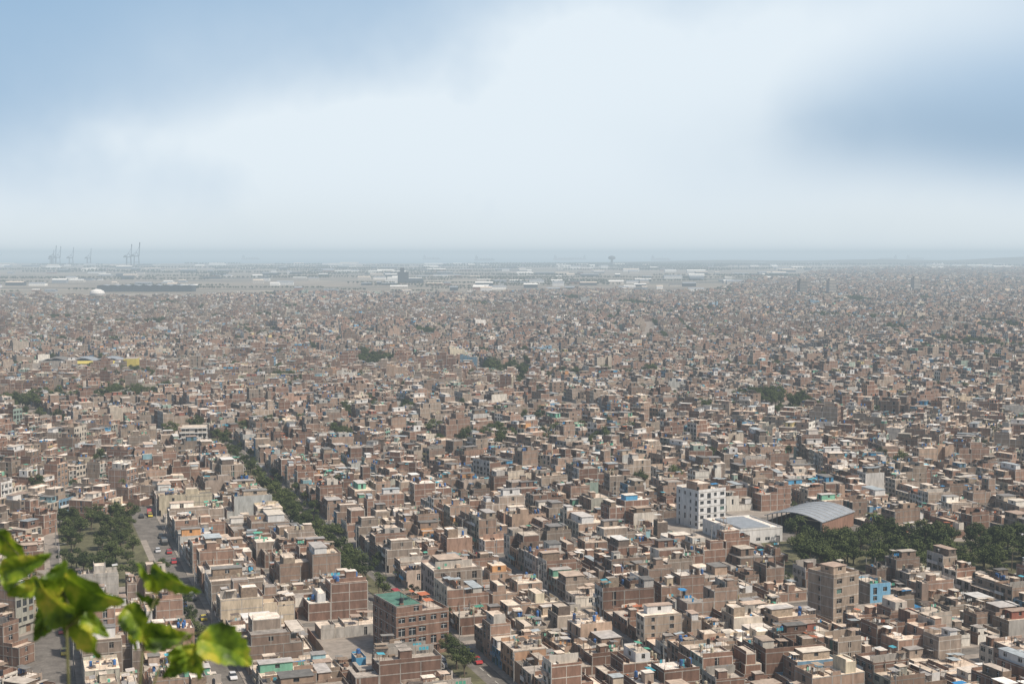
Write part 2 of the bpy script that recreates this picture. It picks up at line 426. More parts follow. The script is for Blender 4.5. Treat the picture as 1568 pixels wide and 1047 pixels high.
def vis(x,y): return y>285 and abs(x)<.42*y+40
def city_edge(x,y):
    lim=3480+260*math.sin(x*.0016+.6)+110*math.sin(x*.009)
    if x>500: lim+= (x-500)*3.4
    return y<min(lim,9000)
EXC=[(92,300,448,508),(68,130,500,562),(-455,-345,1235,1340),(-36,-17,356,384),(84,99,387,405),(-640,-540,2470,2590),(-27,-10,410,428),(101,111,406,418),(129,139,800,812),(-176,-162,738,752)]
def blocked(x,y,m=6):
    for a,b,c,d in EXC:
        if a-m<x<b+m and c-m<y<d+m: return True
    return False
H_near=[];H_far=[];T=[];blocksN=[]
def put_house(x,y,rz,sy,vi,sc=1.0):
    if y<NEAR: H_near.append((x,y,rz,sy,vi))
    else: H_far.append((x,y,rz,sy,vi,sc))
def pickv(r):
    return r.randrange(NV) if r.random()<.98 else NV+r.randrange(6)
def fill_block(r,ox,oy,U,V,ang,L,hd,test,sc=1.0,vacant=.02):
    n=0
    for side in (0,1):
        s=0.3; 
        while True:
            vi=pickv(r); W=variants[vi][1]*sc
            if s+W>L: break
            k=1.0 if r.random()<.5 else r.uniform(.82,1.0)
            d=hd*k; vc=d*.5 if side==0 else 2*hd-d*.5
            uc=s+W/2
            x=ox+U[0]*uc+V[0]*vc; y=oy+U[1]*uc+V[1]*vc
            if vis(x,y) and test(x,y) and not blocked(x,y):
                if r.random()>vacant:
                    rz=ang-math.pi/2 if side==0 else ang+math.pi/2
                    put_house(x,y,rz,d/20.0-.004,vi,sc); n+=1
            s+=W+.12
    return n
r=random.Random(5)
vb=[]
v=9.
while v<460: 
    hd=r.uniform(13.5,17.5); vb.append((v,hd,v<11)); v+=2*hd+r.choice([6,6.5,7,8.5])
v=-9.; k=0
while v>-110:
    hd=21.5 if k==0 else r.uniform(14,17); vb.append((v-2*hd,hd,k<2)); v-=2*hd+(10 if k==0 else r.choice([6.5,7,8])); k+=1
PARK=(50,168,-92,-63)
for (v0,hd,lock) in vb:
    u=-190-r.uniform(0,60)
    while u<620:
        L=r.uniform(55,110)
        def test(x,y):
            a,b=touv(x,y)
            if PARK[0]-7<a<PARK[1]+7 and PARK[2]-8<b<PARK[3]+8: return False
            return innear(x,y)
        if lock: ab=A0; dv=0
        else: ab=A0+R(r.uniform(-3,3)); dv=r.uniform(-2,2)
        Ub=(-math.sin(ab),math.cos(ab)); Vb=(math.cos(ab),math.sin(ab))
        ox,oy=uv(u,v0+dv)
        n=fill_block(r,ox,oy,Ub,Vb,ab,L,hd,test)
        if n:
            blocksN.append((ox,oy,Ub,Vb,L,hd))
            for _ in range(r.choice([0,0,0,1,1,2,4])):
                uu=u+r.uniform(2,L-2); vv=v0-1.2 if r.random()<.5 else v0+2*hd+1.2
                T.append((*uv(uu,vv),r.uniform(.4,.75)))
        u+=L+r.choice([5.5,6.5,8])
for si,(sx,sy) in enumerate(seeds):
    ang=angs[si]; U=(-math.sin(ang),math.cos(ang)); V=(math.cos(ang),math.sin(ang))
    sc=1.0 if sy<2700 else (1.25 if sy<4300 else 2.0)
    hd=16.5*sc*r.uniform(.85,1.1); rad=(420+sy*.16) if sy<5300 else 1500
    st=8.0*sc; nv=int(rad/(2*hd+st))+1
    for i in range(-nv,nv):
        u=-rad-r.uniform(0,60)
        while u<rad:
            L=r.uniform(60,115)*sc
            v=i*(2*hd+st)
            cx=sx+U[0]*(u+L/2)+V[0]*(v+hd); cy=sy+U[1]*(u+L/2)+V[1]*(v+hd)
            if cy>270 and abs(cx)<.42*cy+120:
                d2=(S[:,0]-cx)**2+(S[:,1]-cy)**2
                if math.sqrt(d2[si])-math.sqrt(d2.min())<110*sc and city_edge(cx,cy-60):
                    if r.random()<.03 and cy>900:
                        for _ in range(30):
                            uu=u+r.uniform(0,L);vv=v+r.uniform(0,2*hd)
                            T.append((sx+U[0]*uu+V[0]*vv,sy+U[1]*uu+V[1]*vv,r.uniform(.8,1.4)))
                    else:
                        def test(x,y):
                            if innear(x,y) or not city_edge(x,y): return False
                            i2,gap=two_seed(x,y)
                            return i2==si and (y<900 or gap>16*sc)
                        ox,oy=sx+U[0]*u+V[0]*v,sy+U[1]*u+V[1]*v
                        n=fill_block(r,ox,oy,U,V,ang,L,hd,test,sc,vacant=.03)
                        if n>3 and cy<800 and not innear(cx,cy) and near_seed(cx,cy)==si: blocksN.append((ox,oy,U,V,L,hd))
                        for _ in range(r.choice([0,0,1,2,3,5])):
                            uu=u+r.uniform(0,L); vv=v-st/2
                            px,py=sx+U[0]*uu+V[0]*vv,sy+U[1]*uu+V[1]*vv
                            if not innear(px,py) and near_seed(px,py)==si: T.append((px,py,r.uniform(.5,1.2)))
            u+=L+st
print('houses near',len(H_near),'far',len(H_far))
for (x,y,rz,sy,vi) in H_near:
    me,W,nf,fm,D=variants[vi]
    nm='apartment_building' if nf>=5 else ('brick_house' if fm==BRICK else 'painted_house')
    obj(nm,me,(x,y,.15),rz,(1,sy,r.uniform(.85,1.1)))
scatter('distant_city_houses',[(h[0],h[1],0.02) for h in H_far],[h[2] for h in H_far],
        [(h[5],h[3],(1 if h[5]<1.9 else 1.3)*r.uniform(.8,1.15)) for h in H_far],[h[4] for h in H_far],hcol)

def is_near(t): return t[1]<NEAR
u=-80
while u<400:
    if r.random()<.8:
        T.append((*uv(u,r.uniform(-1.5,1.5)),r.uniform(.5,1.0)))
    if r.random()<.35: T.append((*uv(u,r.choice([-7.8,7.8])),r.uniform(.4,.8)))
    u+=r.uniform(4,11)
for _ in range(34): T.append((*uv(r.uniform(30,215),r.uniform(-8,-1)),r.uniform(.7,1.1)))
for _ in range(52): T.append((*uv(r.uniform(PARK[0]+2,PARK[1]-2),r.uniform(PARK[2]+1,PARK[3]-1)),r.uniform(.45,1.05)))
for _ in range(14): T.append((*uv(r.uniform(-40,PARK[0]),r.uniform(-60.5,-58.5)),r.uniform(.4,.7)))
for _ in range(230):
    x=r.uniform(97,285); T.append((x,r.uniform(453,503),r.uniform(.8,1.35)))
for cx,cy,n,sp in [(25,765,34,30),(-5,790,16,20),(70,1180,40,40),(-40,2350,60,110),(-195,1150,22,18),(330,2300,50,90),(150,900,14,16),(-260,640,9,14),(-90,905,14,16),(-150,820,16,14),(210,1250,20,25),(-330,950,16,20),(420,1500,30,40),(-520,1600,30,50),(100,1700,30,50),(-700,2300,40,80),(-60,600,7,8),(60,620,6,8)]:
    for _ in range(n): T.append((cx+r.gauss(0,sp),cy+r.gauss(0,sp*.4),r.uniform(.8,1.3)))
tf=[t for t in T if not is_near(t)]; tn=[t for t in T if is_near(t) and vis(t[0],t[1])]
for (x,y,s) in tn:
    if r.random()<.05: obj('palm_tree',r.choice(palms),(x,y,.1),r.uniform(0,6.28),(s,s,s))
    else: obj('tree',r.choice(trees),(x,y,.1),r.uniform(0,6.28),(s*r.uniform(.9,1.25),s*r.uniform(.9,1.25),s))
scatter('distant_trees',[(t[0],t[1],0) for t in tf],[r.uniform(0,6) for t in tf],[(t[2]*1.1,t[2]*1.1,t[2]) for t in tf],[r.randrange(7) for t in tf],tcol)

# ---------------------------------------------------------------- ground
def ground_mat():
    m=bpy.data.materials.new('dusty_ground'); t=nt(m)
    out=N(t,'ShaderNodeOutputMaterial'); p=N(t,'ShaderNodeBsdfPrincipled'); t.links.new(p.outputs[0],out.inputs[0])
    geo=N(t,'ShaderNodeNewGeometry'); mp=N(t,'ShaderNodeMapping'); mp.inputs['Scale'].default_value=(.0006,.0035,.001); mp.inputs['Rotation'].default_value=(0,0,.06)
    t.links.new(geo.outputs['Position'],mp.inputs[0]); n=noise(t,mp.outputs[0],1.0,5,.62)
    field=ramp(t,n,[(.30,(.05,.06,.04)),(.42,(.13,.11,.085)),(.5,(.27,.22,.165)),(.56,(.08,.08,.06)),(.62,(.32,.265,.20)),(.72,(.07,.07,.055))])
    n2=noise(t,geo.outputs['Position'],.15,4,.65)
    town=ramp(t,n2,[(.3,(.13,.115,.10)),(.55,(.23,.195,.16)),(.75,(.34,.28,.22))])
    sp=N(t,'ShaderNodeSeparateXYZ'); t.links.new(geo.outputs['Position'],sp.inputs[0])
    f=M(t,'MULTIPLY',M(t,'SUBTRACT',sp.outputs[1],3000),1/700,clamp=True)
    mx=N(t,'ShaderNodeMix',data_type='RGBA'); t.links.new(f,mx.inputs[0]); t.links.new(town,mx.inputs[6]); t.links.new(field,mx.inputs[7])
    t.links.new(mx.outputs[2],p.inputs['Base Color']); p.inputs['Roughness'].default_value=.95
    return m
def plane(name,x0,x1,y0,y1,z,mat):
    mb=MB(); mb.quad((x0,y0,z),(x1,y0,z),(x1,y1,z),(x0,y1,z),0); return obj(name,mb.mesh(name,[mat]))
plane('ground',-95000,95000,-20000,95000,0,ground_mat())
asphalt=surf('asphalt',[(.15,.136,.12)],ns=.2,amp=.6,rnd=0,fine=.2)
pave=surf('pavement_concrete',[(.27,.235,.20)],ns=.3,amp=.45,rnd=0)
grass=surf('park_grass',[(.105,.10,.055)],ns=.2,amp=.8,rnd=0,fine=.3)
paintm=surf('road_paint',[(.5,.48,.42)],ns=2,rnd=0)
mb=MB(); mb.quad((-420,200,.012),(420,200,.012),(420,862,.012),(-420,862,.012),0); obj('road',mb.mesh('road',[asphalt]))
def slabq(mb,c,z0,z1,m=0):
    lo=[(*q,z0) for q in c]; hi=[(*q,z1) for q in c]
    mb.quad(hi[3],hi[2],hi[1],hi[0],m)
    for k in range(4):
        j=(k+1)%4; mb.quad(lo[k],hi[k],hi[j],lo[j],m)
def slab(mb,u0,u1,v0,v1,z0,z1,m=0): slabq(mb,[uv(u0,v0),uv(u1,v0),uv(u1,v1),uv(u0,v1)],z0,z1,m)
mb=MB()
for kk,(ox,oy,U,V,L,hd) in enumerate(blocksN):
    def q(a,b): return (ox+U[0]*a+V[0]*b, oy+U[1]*a+V[1]*b)
    slabq(mb,[q(-1.2,-1.2),q(L+1.2,-1.2),q(L+1.2,2*hd+1.2),q(-1.2,2*hd+1.2)],-.1,.135+.0005*(kk%29))
obj('pavement',mb.mesh('pavement',[pave]))
mb=MB(); slab(mb,PARK[0],PARK[1],PARK[2]+1,PARK[3],-.1,.19); slab(mb,-120,400,-2.4,2.4,-.1,.165)
mb.box(90,290,449,507,-.1,.2,0); obj('park_grass',mb.mesh('park_grass',[grass]))
mb=MB()
for u in range(-120,400,6):
    for vv in (-5.2,5.2): slab(mb,u,u+3,vv-.08,vv+.08,.012,.017)
obj('road_markings',mb.mesh('road_markings',[paintm]))
sea=bpy.data.materials.new('sea_water'); t=nt(sea); out=N(t,'ShaderNodeOutputMaterial'); p=N(t,'ShaderNodeBsdfPrincipled'); t.links.new(p.outputs[0],out.inputs[0])
p.inputs['Base Color'].default_value=(.10,.16,.19,1); p.inputs['Roughness'].default_value=.35
mb=MB()
xs=np.linspace(-60000,60000,80)
for a,b in zip(xs,xs[1:]):
    fa=14500+900*math.sin(a*.0005)+300*math.sin(a*.0021); fb=14500+900*math.sin(b*.0005)+300*math.sin(b*.0021)
    mb.quad((a,fa,.6),(b,fb,.6),(b,94000,.6),(a,94000,.6),0)
obj('sea',mb.mesh('sea',[sea]))
mb=MB(); gm=surf('hill_soil',[(.08,.075,.06)],ns=.003,amp=.4,rnd=0)
nx,ny=60,10
def hz(x,y): return max(0,(60+18*math.sin(x*.0012)+10*math.sin(x*.004))*min(1,max(0,(x-200)/4500))*math.sin(math.pi*min(1,max(0,(y-12500)/2500))))
for i in range(nx):
    for j in range(ny):
        X=[200+i*180,200+(i+1)*180];Y=[12500+j*250,12500+(j+1)*250]
        mb.quad(*[(x,y,hz(x,y)+.05) for x,y in ((X[0],Y[0]),(X[1],Y[0]),(X[1],Y[1]),(X[0],Y[1]))],0)
obj('coastal_hills',mb.mesh('coastal_hills',[gm]))
mb=MB(); rr=random.Random(3); G={}
for i in range(41):
    for j in range(41):
        x=-200+i*10; y=-120+j*7.
        z=103.3-.74*max(0,y-.3)-.01*abs(x)+ (rr.uniform(-1,1) if abs(x)>12 or y>14 else 0); G[i,j]=(x,y,max(z,-1.5))
for i in range(40):
    for j in range(40): mb.quad(G[i,j],G[i+1,j],G[i+1,j+1],G[i,j+1],0)
obj('hillside',mb.mesh('hillside',[surf('dry_hill_soil',[(.25,.19,.14)],ns=.8,rnd=0,amp=.5)]))

# ---------------------------------------------------------------- landmark buildings
def special(name,x,y,rz,fn,seed=1,sc=1):
    mb=MB(); fn(mb,random.Random(seed)); return obj(name,mb.mesh(name),(x,y,.16),rz,(sc,sc,sc))
def arch(mb,x0,x1,y0,y1,z,h,m,n=14,th=.25):
    P=[]
    for k in range(n+1):
        a=k/n; P.append((x0+(x1-x0)*a,z+h*math.sin(math.pi*(.12+.76*a))-h*math.sin(math.pi*.12)))
    for (a,za),(b,zb) in zip(P,P[1:]):
        mb.quad((a,y0,za),(b,y0,zb),(b,y1,zb),(a,y1,za),m)
        mb.quad((a,y0,za-th),(a,y1,za-th),(b,y1,zb-th),(b,y0,zb-th),m)
        mb.quad((a,y0,za-th),(b,y0,zb-th),(b,y0,zb),(a,y0,za),m); mb.quad((b,y1,zb-th),(a,y1,za-th),(a,y1,za),(b,y1,zb),m)
    return P
def f_white(mb,r):
    volume(mb,r,-6.5,6.5,-7,7,0,5,mats=(WHITE,)*4,dens=(1.0,.9,1,.9),fh=2.8,par=[1,.3,1,.6])
    room(mb,r,-4,2,-3,4,14); clutter(mb,r,-6,6,-6.5,-3.6,14,5); rebar_cols(mb,r,2.5,6,-6,6,14,1.6)
special('white_apartment_building',73,539,R(30),f_white,3)
def f_hall(mb,r):
    arch(mb,-14,14,-17,17,6.5,4.5,STEEL)
    for k in range(8): arch(mb,-14,14,-16.8+k*4.6,-16.6+k*4.6,6.62,4.52,CONC,th=.1)
    for x in (-13,13):
        for k in range(8): mb.box(x-.2,x+.2,-16+k*4.5,-15.6+k*4.5,0,6.6,CONC)
    mb.box(-13.6,-13.4,-16,16,0,4,BRICK); mb.box(13.4,13.6,-16,16,0,6.3,BRICK); mb.box(-13,13,16.2,16.4,0,7,BRICK)
special('arched_sports_hall',114,533,R(-38),f_hall,1,.85)
def f_flat(mb,r):
    volume(mb,r,-10,10,-12,12,0,1,mats=(WHITE,)*4,dens=(.8,.5,.5,.5),fh=5,par=[.6]*4,roof=ROOF)
    mb.box(-6,6,-10,10,5.02,5.6,STEEL); clutter(mb,r,-9.5,-6,-11,11,5,4)
special('white_hall',85,515,R(19.6),f_flat)
def f_tower(mb,r):
    volume(mb,r,-5,5,-5,5,0,5,mats=(BRICK,)*4,dens=(.6,.7,.5,.4),fh=2.8,par=[.9]*4)
    room(mb,r,-2,3,-2,3,14)
special('brick_apartment_tower',91.5,396,R(33),f_tower,8)
def f_green(mb,r):
    volume(mb,r,-7.5,7.5,-8,8,0,4,mats=(BRICK,)*4,dens=(1,.9,.5,.9),par=[.8]*4,fh=2.75)
    volume(mb,r,-7.3,0,-7.8,7.8,11,1,mats=(BRICK,)*4,dens=(1,.6,.5,.6),par=[.15]*4,roof=GREEN,ground=False)
    clutter(mb,r,-7,0,-7,7,13.5,3); clutter(mb,r,1,7,-7,7,11,7)
special('green_roofed_brick_building',-27,369,R(19.6+8),f_green,5)
def f_pink(mb,r):
    volume(mb,r,-7,7,-7.5,7.5,0,4,mats=(PINK,BRICK,PINK,PINK),dens=(1.2,.6,.6,.8),par=[.4,.9,.2,.9],fh=2.7)
    room(mb,r,-6.5,1,-4,3,10.8); clutter(mb,r,1,6.5,-6,6,10.8,7)
special('pink_corner_apartments',-18.3,419,A0-math.pi/2,f_pink,6)
def f_blue(mb,r):
    volume(mb,r,-3.5,3.5,-5.5,5.5,0,3,mats=(LBLUE,LBLUE,LBLUE,BRICK),dens=(1,.4,.5,.4),par=[.9,.9,.5,.9]); clutter(mb,r,-3.5,3.5,-5,5,3*FH,6)
special('blue_house',106,412,R(20),f_blue,4); special('blue_house',134,806,R(10),f_blue,9)
def f_dk(mb,r):
    volume(mb,r,-6.5,6.5,-6.5,6.5,0,5,mats=(CONC,)*4,dens=(1.4,1.4,1,1.2),par=[.3]*4)
    for k in range(1,6): mb.box(-7.1,7.1,-7.1,-6.54,k*FH-.25,k*FH+.1,WHITE)
special('concrete_corner_building',-169,745,R(10),f_dk,9)
def f_market(mb,r):
    volume(mb,r,-38,38,-13,13,0,1,mats=(CONC,WHITE,WHITE,WHITE),dens=(.2,.3,.3,.3),fh=5,par=[.6]*4,roof=STEEL,frame=False)
    mb.quad((-8,-24,3.5),(36,-24,3.5),(36,-14,5.5),(-8,-14,5.5),YELLOW)
    for x in (-7,8,22,35): mb.box(x-.15,x+.15,-23.8,-23.5,0,3.4,CONC)
    mb.box(38.2,50,-12,10,0,7,YELLOW,ROOF)
    for k in range(3): arch(mb,-36+k*24.5,-13+k*24.5,-12,12,5.2,4.5,(CORR,STEEL,STEEL)[k])
special('yellow_market_hall',-398,1306,R(4),f_market)
def f_long(mb,r):
    volume(mb,r,-115,115,-25,25,0,3,mats=(DARK,)*4,dens=(.3,.2,.2,.2),fh=5,par=[0]*4,roof=STEEL,frame=False)
    for k in range(9): arch(mb,-114+k*25.4,-90+k*25.4,-24,24,15,3,STEEL)
special('long_warehouse',-985,3800,R(3),f_long,1,1.1)
def f_big(mb,r):
    volume(mb,r,-16,16,-14,14,0,9,mats=(DARK,)*4,dens=(1,1,1,1),fh=3.6,par=[1]*4,roof=STEEL)
    mb.box(-9,3,-8,8,32.5,46,DARK); mb.box(-55,-16.5,-14,14,0,10,WHITE,STEEL); mb.box(16.5,60,-14,14,0,12,DARK,STEEL)
special('office_block',-373,4830,R(5),f_big,1,1.15)
def f_wt(mb,r):
    mb.lathe(0,0,[(3.4,0),(2.8,20),(6,24),(12,27),(13.5,31),(12,35),(6,38),(0.1,39)],WHITE,24)
special('water_tower',-754,2560,0,f_wt)
def f_ct(mb,r):
    mb.lathe(0,0,[(9,0),(7,45),(22,50),(24,58),(20,66),(8,70),(.1,71)],DARK,16)
special('control_tower',736,10400,0,f_ct,1,1.15)
def f_silo(mb,r):
    mb.box(-9,9,-9,9,0,38,CONC); mb.box(-6,6,-6,6,38,43,CONC)
    for k in range(10): mb.box(-9.1,9.1,-9.1,-9.02,3+k*3.6,4.4+k*3.6,DARK)
for x,y in [(690,3350),(775,3420),(1060,3700)]: special('apartment_tower',x,y,R(12),f_silo)
cranem=surf('crane_steel',[(.05,.065,.085)],rnd=.1)
def crane(x,y,s,rz):
    mb=MB()
    for a in (-15,15):
        for b in (-12,12):
            mb.tube((a,b,0),(a*.8,b,60),2.8,2.4,0,5)
        mb.tube((a,-12,25),(a,12,25),1.6,1.6,0,5); mb.tube((a*.8,-12,60),(a*.8,12,60),2,2,0,5)
        mb.tube((a*.8,-12,60),(0,0,85),1.8,1.6,0,5)
    mb.tube((-15,-12,25),(15,-12,25),1.8,1.8,0,5); mb.tube((-35,0,60),(15,0,60),3,3,0,5)
    mb.tube((14,0,60),(20,0,140),3.2,2.4,0,5); mb.tube((0,0,85),(18,0,118),1.1,1.1,0,4); mb.tube((0,0,85),(-33,0,62),1.1,1.1,0,4)
    mb.box(-28,-14,-5,5,62,70,0)
    obj('port_gantry_crane',mb.mesh('crane',[cranem]),(x,y,0),rz,(s,s,s))
for x,y,s,a in [(-2880,10600,1.2,.1),(-2835,10650,1.3,.2),(-3540,11000,1.1,.3),(-3640,11200,1.15,.1),(-3470,11100,1.05,.2),(-3390,11300,1.0,.1),(-3720,11400,.9,0)]: crane(x,y,s,a)
shipm=surf('ship_hull',[(.06,.07,.10),(.1,.06,.055)],rnd=.1)
def ship(x,y,rz):
    mb=MB(); w=14
    hull=[(-90,0),(-95,16),(100,18),(85,0)]
    mb.poly([(a,-w,b) for a,b in hull],0); mb.poly([(a,w,b) for a,b in hull[::-1]],0)
    for (a,b),(c,d) in zip(hull,hull[1:]+hull[:1]): mb.quad((a,-w,b),(c,-w,d),(c,w,d),(a,w,b),0)
    mb.box(-85,-60,-12,12,17,42,1); mb.box(-80,-72,-4,4,42,54,0)
    for k in range(5): mb.box(-45+k*26,-25+k*26,-12,12,17,25,0)
    mb.box(20,22,-1,1,17,45,1)
    obj('cargo_ship',mb.mesh('ship',[shipm,MATS[DARK]]),(x,y,-2),rz,(1.4,1.4,1.4))
for x,y,a in [(-350,18000,0),(700,19500,.1),(950,20500,3.1),(2000,19000,0),(-1200,21000,.2),(5200,19500,3.2),(6000,21000,0),(-3800,20500,0)]: ship(x,y,a)
mb=MB(); r2=random.Random(21)
for _ in range(420):
    y=3650*(3.4**r2.random()); x=r2.uniform(-.4,.42)*y
    if city_edge(x,y+100): continue
    k=y/4500; w=r2.uniform(14,60)*k; d=r2.uniform(12,35)*k; h=r2.uniform(5,11)*(.7+.3*k)
    m=r2.choice([CONC,CONC,WHITE,BRICK,CORR,STEEL,DARK,DARK]); rt=r2.choice([STEEL,CORR,CORR,STEEL,STEEL,DARK,ROOF])
    mb.box(x,x+w,y,y+d,-.2,h,m,rt)
    mb.quad((x-.5,y-.5,h+.05),(x+w+.5,y-.5,h+.05),(x+w+.5,y+d/2,h*1.35),(x-.5,y+d/2,h*1.35),rt)
    mb.quad((x-.5,y+d/2,h*1.35),(x+w+.5,y+d/2,h*1.35),(x+w+.5,y+d+.5,h+.05),(x-.5,y+d+.5,h+.05),rt)
obj('distant_sheds',mb.mesh('distant_sheds'))
pts=[]
for _ in range(120):
    y=3700*(3.3**r2.random()); x=r2.uniform(-.4,.42)*y
    if city_edge(x,y): continue
    n=r2.randint(10,60)
    for k in range(n): pts.append((x+k*9*y/4500+r2.uniform(-4,4),y+r2.uniform(-15,15),0))
scatter('distant_treeline',pts,[r2.uniform(0,6) for _ in pts],[(1.3*p[1]/4500,1.3*p[1]/4500,1.0*p[1]/4500) for p in pts],[r2.randrange(7) for _ in pts],tcol)

# ---------------------------------------------------------------- vehicles and poles
carpaint=surf('car_paint',[(.6,.6,.6),(.03,.03,.03),(.25,.26,.27),(.35,.03,.03),(.6,.6,.6),(.04,.08,.2),(.5,.4,.05)],rough=.35,spec=.5,amp=.05,rnd=.05)
tyre=surf('tyre_rubber',[(.02,.02,.02)],rnd=0)
def car():
    mb=MB(); w=.86
    low=[(-2.1,.3),(-2.15,.75),(-1.9,.92),(1.05,.95),(2.0,.78),(2.12,.5),(2.1,.3)]
    mb.poly([(a,-w,b) for a,b in low[::-1]],0); mb.poly([(a,w,b) for a,b in low],0)
    for (a,b),(c,d) in zip(low,low[1:]+low[:1]): mb.quad((a,-w,b),(a,w,b),(c,w,d),(c,-w,d),0)
    b0=[(-1.75,-w+.03,.93),(1.05,-w+.03,.95),(1.05,w-.03,.95),(-1.75,w-.03,.93)]
    t0=[(-1.25,-w+.2,1.45),(.35,-w+.2,1.45),(.35,w-.2,1.45),(-1.25,w-.2,1.45)]
    for k in range(4):
        j=(k+1)%4; mb.quad(b0[k],b0[j],t0[j],t0[k],1)
    mb.box(-1.27,.37,-w+.19,w-.19,1.44,1.49,0)
    for x in (-1.3,1.3):
        for s in (-1,1): mb.tube((x,s*.66,.32),(x,s*.9,.32),.32,.32,2,12)
    return mb.mesh('car',[carpaint,MATS[GLASS],tyre])
def van():
    mb=MB(); w=.95
    low=[(-2.5,.35),(-2.5,2.05),(-2.3,2.2),(1.2,2.2),(1.9,1.3),(2.45,1.1),(2.5,.35)]
    mb.poly([(a,-w,b) for a,b in low[::-1]],0); mb.poly([(a,w,b) for a,b in low],0)
    for (a,b),(c,d) in zip(low,low[1:]+low[:1]): mb.quad((a,-w,b),(a,w,b),(c,w,d),(c,-w,d),0)
    for s in (-1,1): mb.box(-2.2,1.1,s*w-.012,s*w+.012,1.3,1.95,1)
    mb.quad((1.24,-.8,2.12),(1.24,.8,2.12),(1.88,.8,1.36),(1.88,-.8,1.36),1)
    for x in (-1.6,1.6):
        for s in (-1,1): mb.tube((x,s*.75,.36),(x,s*.99,.36),.36,.36,2,12)
    return mb.mesh('van',[carpaint,MATS[GLASS],tyre])
cm,vm=car(),van()
def putcar(u,v,back):
    x,y=uv(u,v)
    if not vis(x,y) or blocked(x,y,0) or not innear(x,y): return
    o=('van',vm) if r.random()<.2 else ('car',cm)
    obj(('parked_' if abs(v)>12 else '')+o[0],o[1],(x,y,.02),A0+math.pi/2+(math.pi if back else 0)+r.uniform(-.03,.03))
for _ in range(34): 
    k=r.choice([-1,1]); putcar(r.uniform(-80,395),k*r.choice([3.8,6.4]),k<0)
for _ in range(16): putcar(r.uniform(-80,170),-9-43-r.choice([3.3,6.8]),r.random()<.5)
for (v0,hd,lock) in vb:
    for _ in range(6): putcar(r.uniform(-130,300),v0-3.2,r.random()<.5)
pm=surf('pole_concrete',[(.3,.29,.27)],rnd=.1)
mb=MB(); mb.cyl(0,0,0,9,.16,.09,0,8); mb.box(-.9,.9,-.05,.05,8.3,8.42,0); mb.box(-.9,.9,-.05,.05,7.6,7.7,0)
mb.tube((0,0,8.7),(0,-1.6,9.1),.04,.03,0,5); mb.box(-.12,.12,-2.1,-1.5,9.03,9.15,0); mb.cyl(.35,0,6.6,7.4,.25,.25,0,8)
pole=mb.mesh('utility_pole',[pm])
for (v0,hd,lock) in vb:
    for u in range(-130,400,42):
        x,y=uv(u+r.uniform(-3,3),v0-1.6)
        if vis(x,y) and not blocked(x,y,0) and innear(x,y): obj('utility_pole',pole,(x,y,.1),A0+math.pi/2)

# ---------------------------------------------------------------- foreground shrub
def shrubmat():
    m=bpy.data.materials.new('shrub_leaf'); t=nt(m)
    out=N(t,'ShaderNodeOutputMaterial'); p=N(t,'ShaderNodeBsdfPrincipled'); tr=N(t,'ShaderNodeBsdfTranslucent'); mx=N(t,'ShaderNodeMixShader')
    geo=N(t,'ShaderNodeNewGeometry'); n=noise(t,geo.outputs['Position'],22,3,.6)
    c=ramp(t,n,[(.32,(.03,.06,.008)),(.44,(.10,.175,.012)),(.54,(.24,.33,.02)),(.66,(.52,.47,.05))])
    t.links.new(c,p.inputs['Base Color']); t.links.new(c,tr.inputs['Color']); p.inputs['Roughness'].default_value=.5
    mx.inputs[0].default_value=.45
    t.links.new(p.outputs[0],mx.inputs[1]); t.links.new(tr.outputs[0],mx.inputs[2]); t.links.new(mx.outputs[0],out.inputs[0]); return m
stem=surf('shrub_stem',[(.10,.10,.045)],ns=20,rnd=0)
mb=MB(); r3=random.Random(9)
def leaf(cx,cz,L,ang,w=.75,tilt=.45,y=2.0):
    a=R(ang); d=Vector((math.cos(a),0,math.sin(a))); s=Vector((-math.sin(a),0,math.cos(a)))
    yv=Vector((0,1,0)); tl=r3.uniform(-tilt,tilt)
    d2=(d*math.cos(tl)+yv*math.sin(tl)).normalized(); ro=r3.uniform(-.6,.6)
    s2=(s*math.cos(ro)+yv*math.sin(ro)).normalized(); nn=d2.cross(s2)
    base=Vector((cx,y,cz))-d2*L/2
    nu=14; rows=[]; bend=r3.uniform(-.25,.25)
    for i in range(nu+1):
        q=i/nu; hw=.5*w*L*(math.sin(math.pi*q**.6)**.75)*(1-.25*q)*(1+.10*(i%2)) if q<1 else 0
        row=[]
        for k in range(-3,4):
            f=k/3; p=base+d2*(L*(q-(.07*abs(f) if q<.35 else -.03*abs(f)*(i%2))))+s2*(hw*f+bend*L*q*q)+nn*(abs(f)*hw*.5-.16*L*q*q+.004*math.sin(q*16+k)*abs(f))
            row.append(tuple(p))
        rows.append(row)
    for i in range(nu):
        for k in range(6): mb.quad(rows[i][k],rows[i][k+1],rows[i+1][k+1],rows[i+1][k],0)
    return base
LS=[(-.606,104.508,.090,-35,.95),(-.650,104.512,.075,150,.8),(-.612,104.445,.078,-78,.8),(-.676,104.463,.070,-105,.55),(-.690,104.553,.078,8,.5),
 (-.722,104.572,.066,-60,.6),(-.640,104.541,.055,60,.7),(-.700,104.515,.048,200,.6),(-.655,104.485,.060,-150,.7),(-.630,104.478,.055,-60,.7),(-.585,104.478,.045,-20,.6),(-.730,104.530,.05,-100,.6),
 (-.480,104.534,.080,-28,.5),(-.508,104.545,.050,110,.4),(-.534,104.468,.060,-50,.7),(-.500,104.440,.068,-12,.65),(-.463,104.440,.045,40,.6),(-.400,104.440,.092,-22,.65),
 (-.462,104.400,.066,-100,.6),(-.475,104.416,.052,-140,.55),(-.555,104.445,.045,-100,.5),(-.434,104.423,.048,-60,.5),(-.528,104.50,.035,160,.5)]
bases=[leaf(x,z,L,a,w,y=2+r3.uniform(-.05,.05)) for x,z,L,a,w in LS]
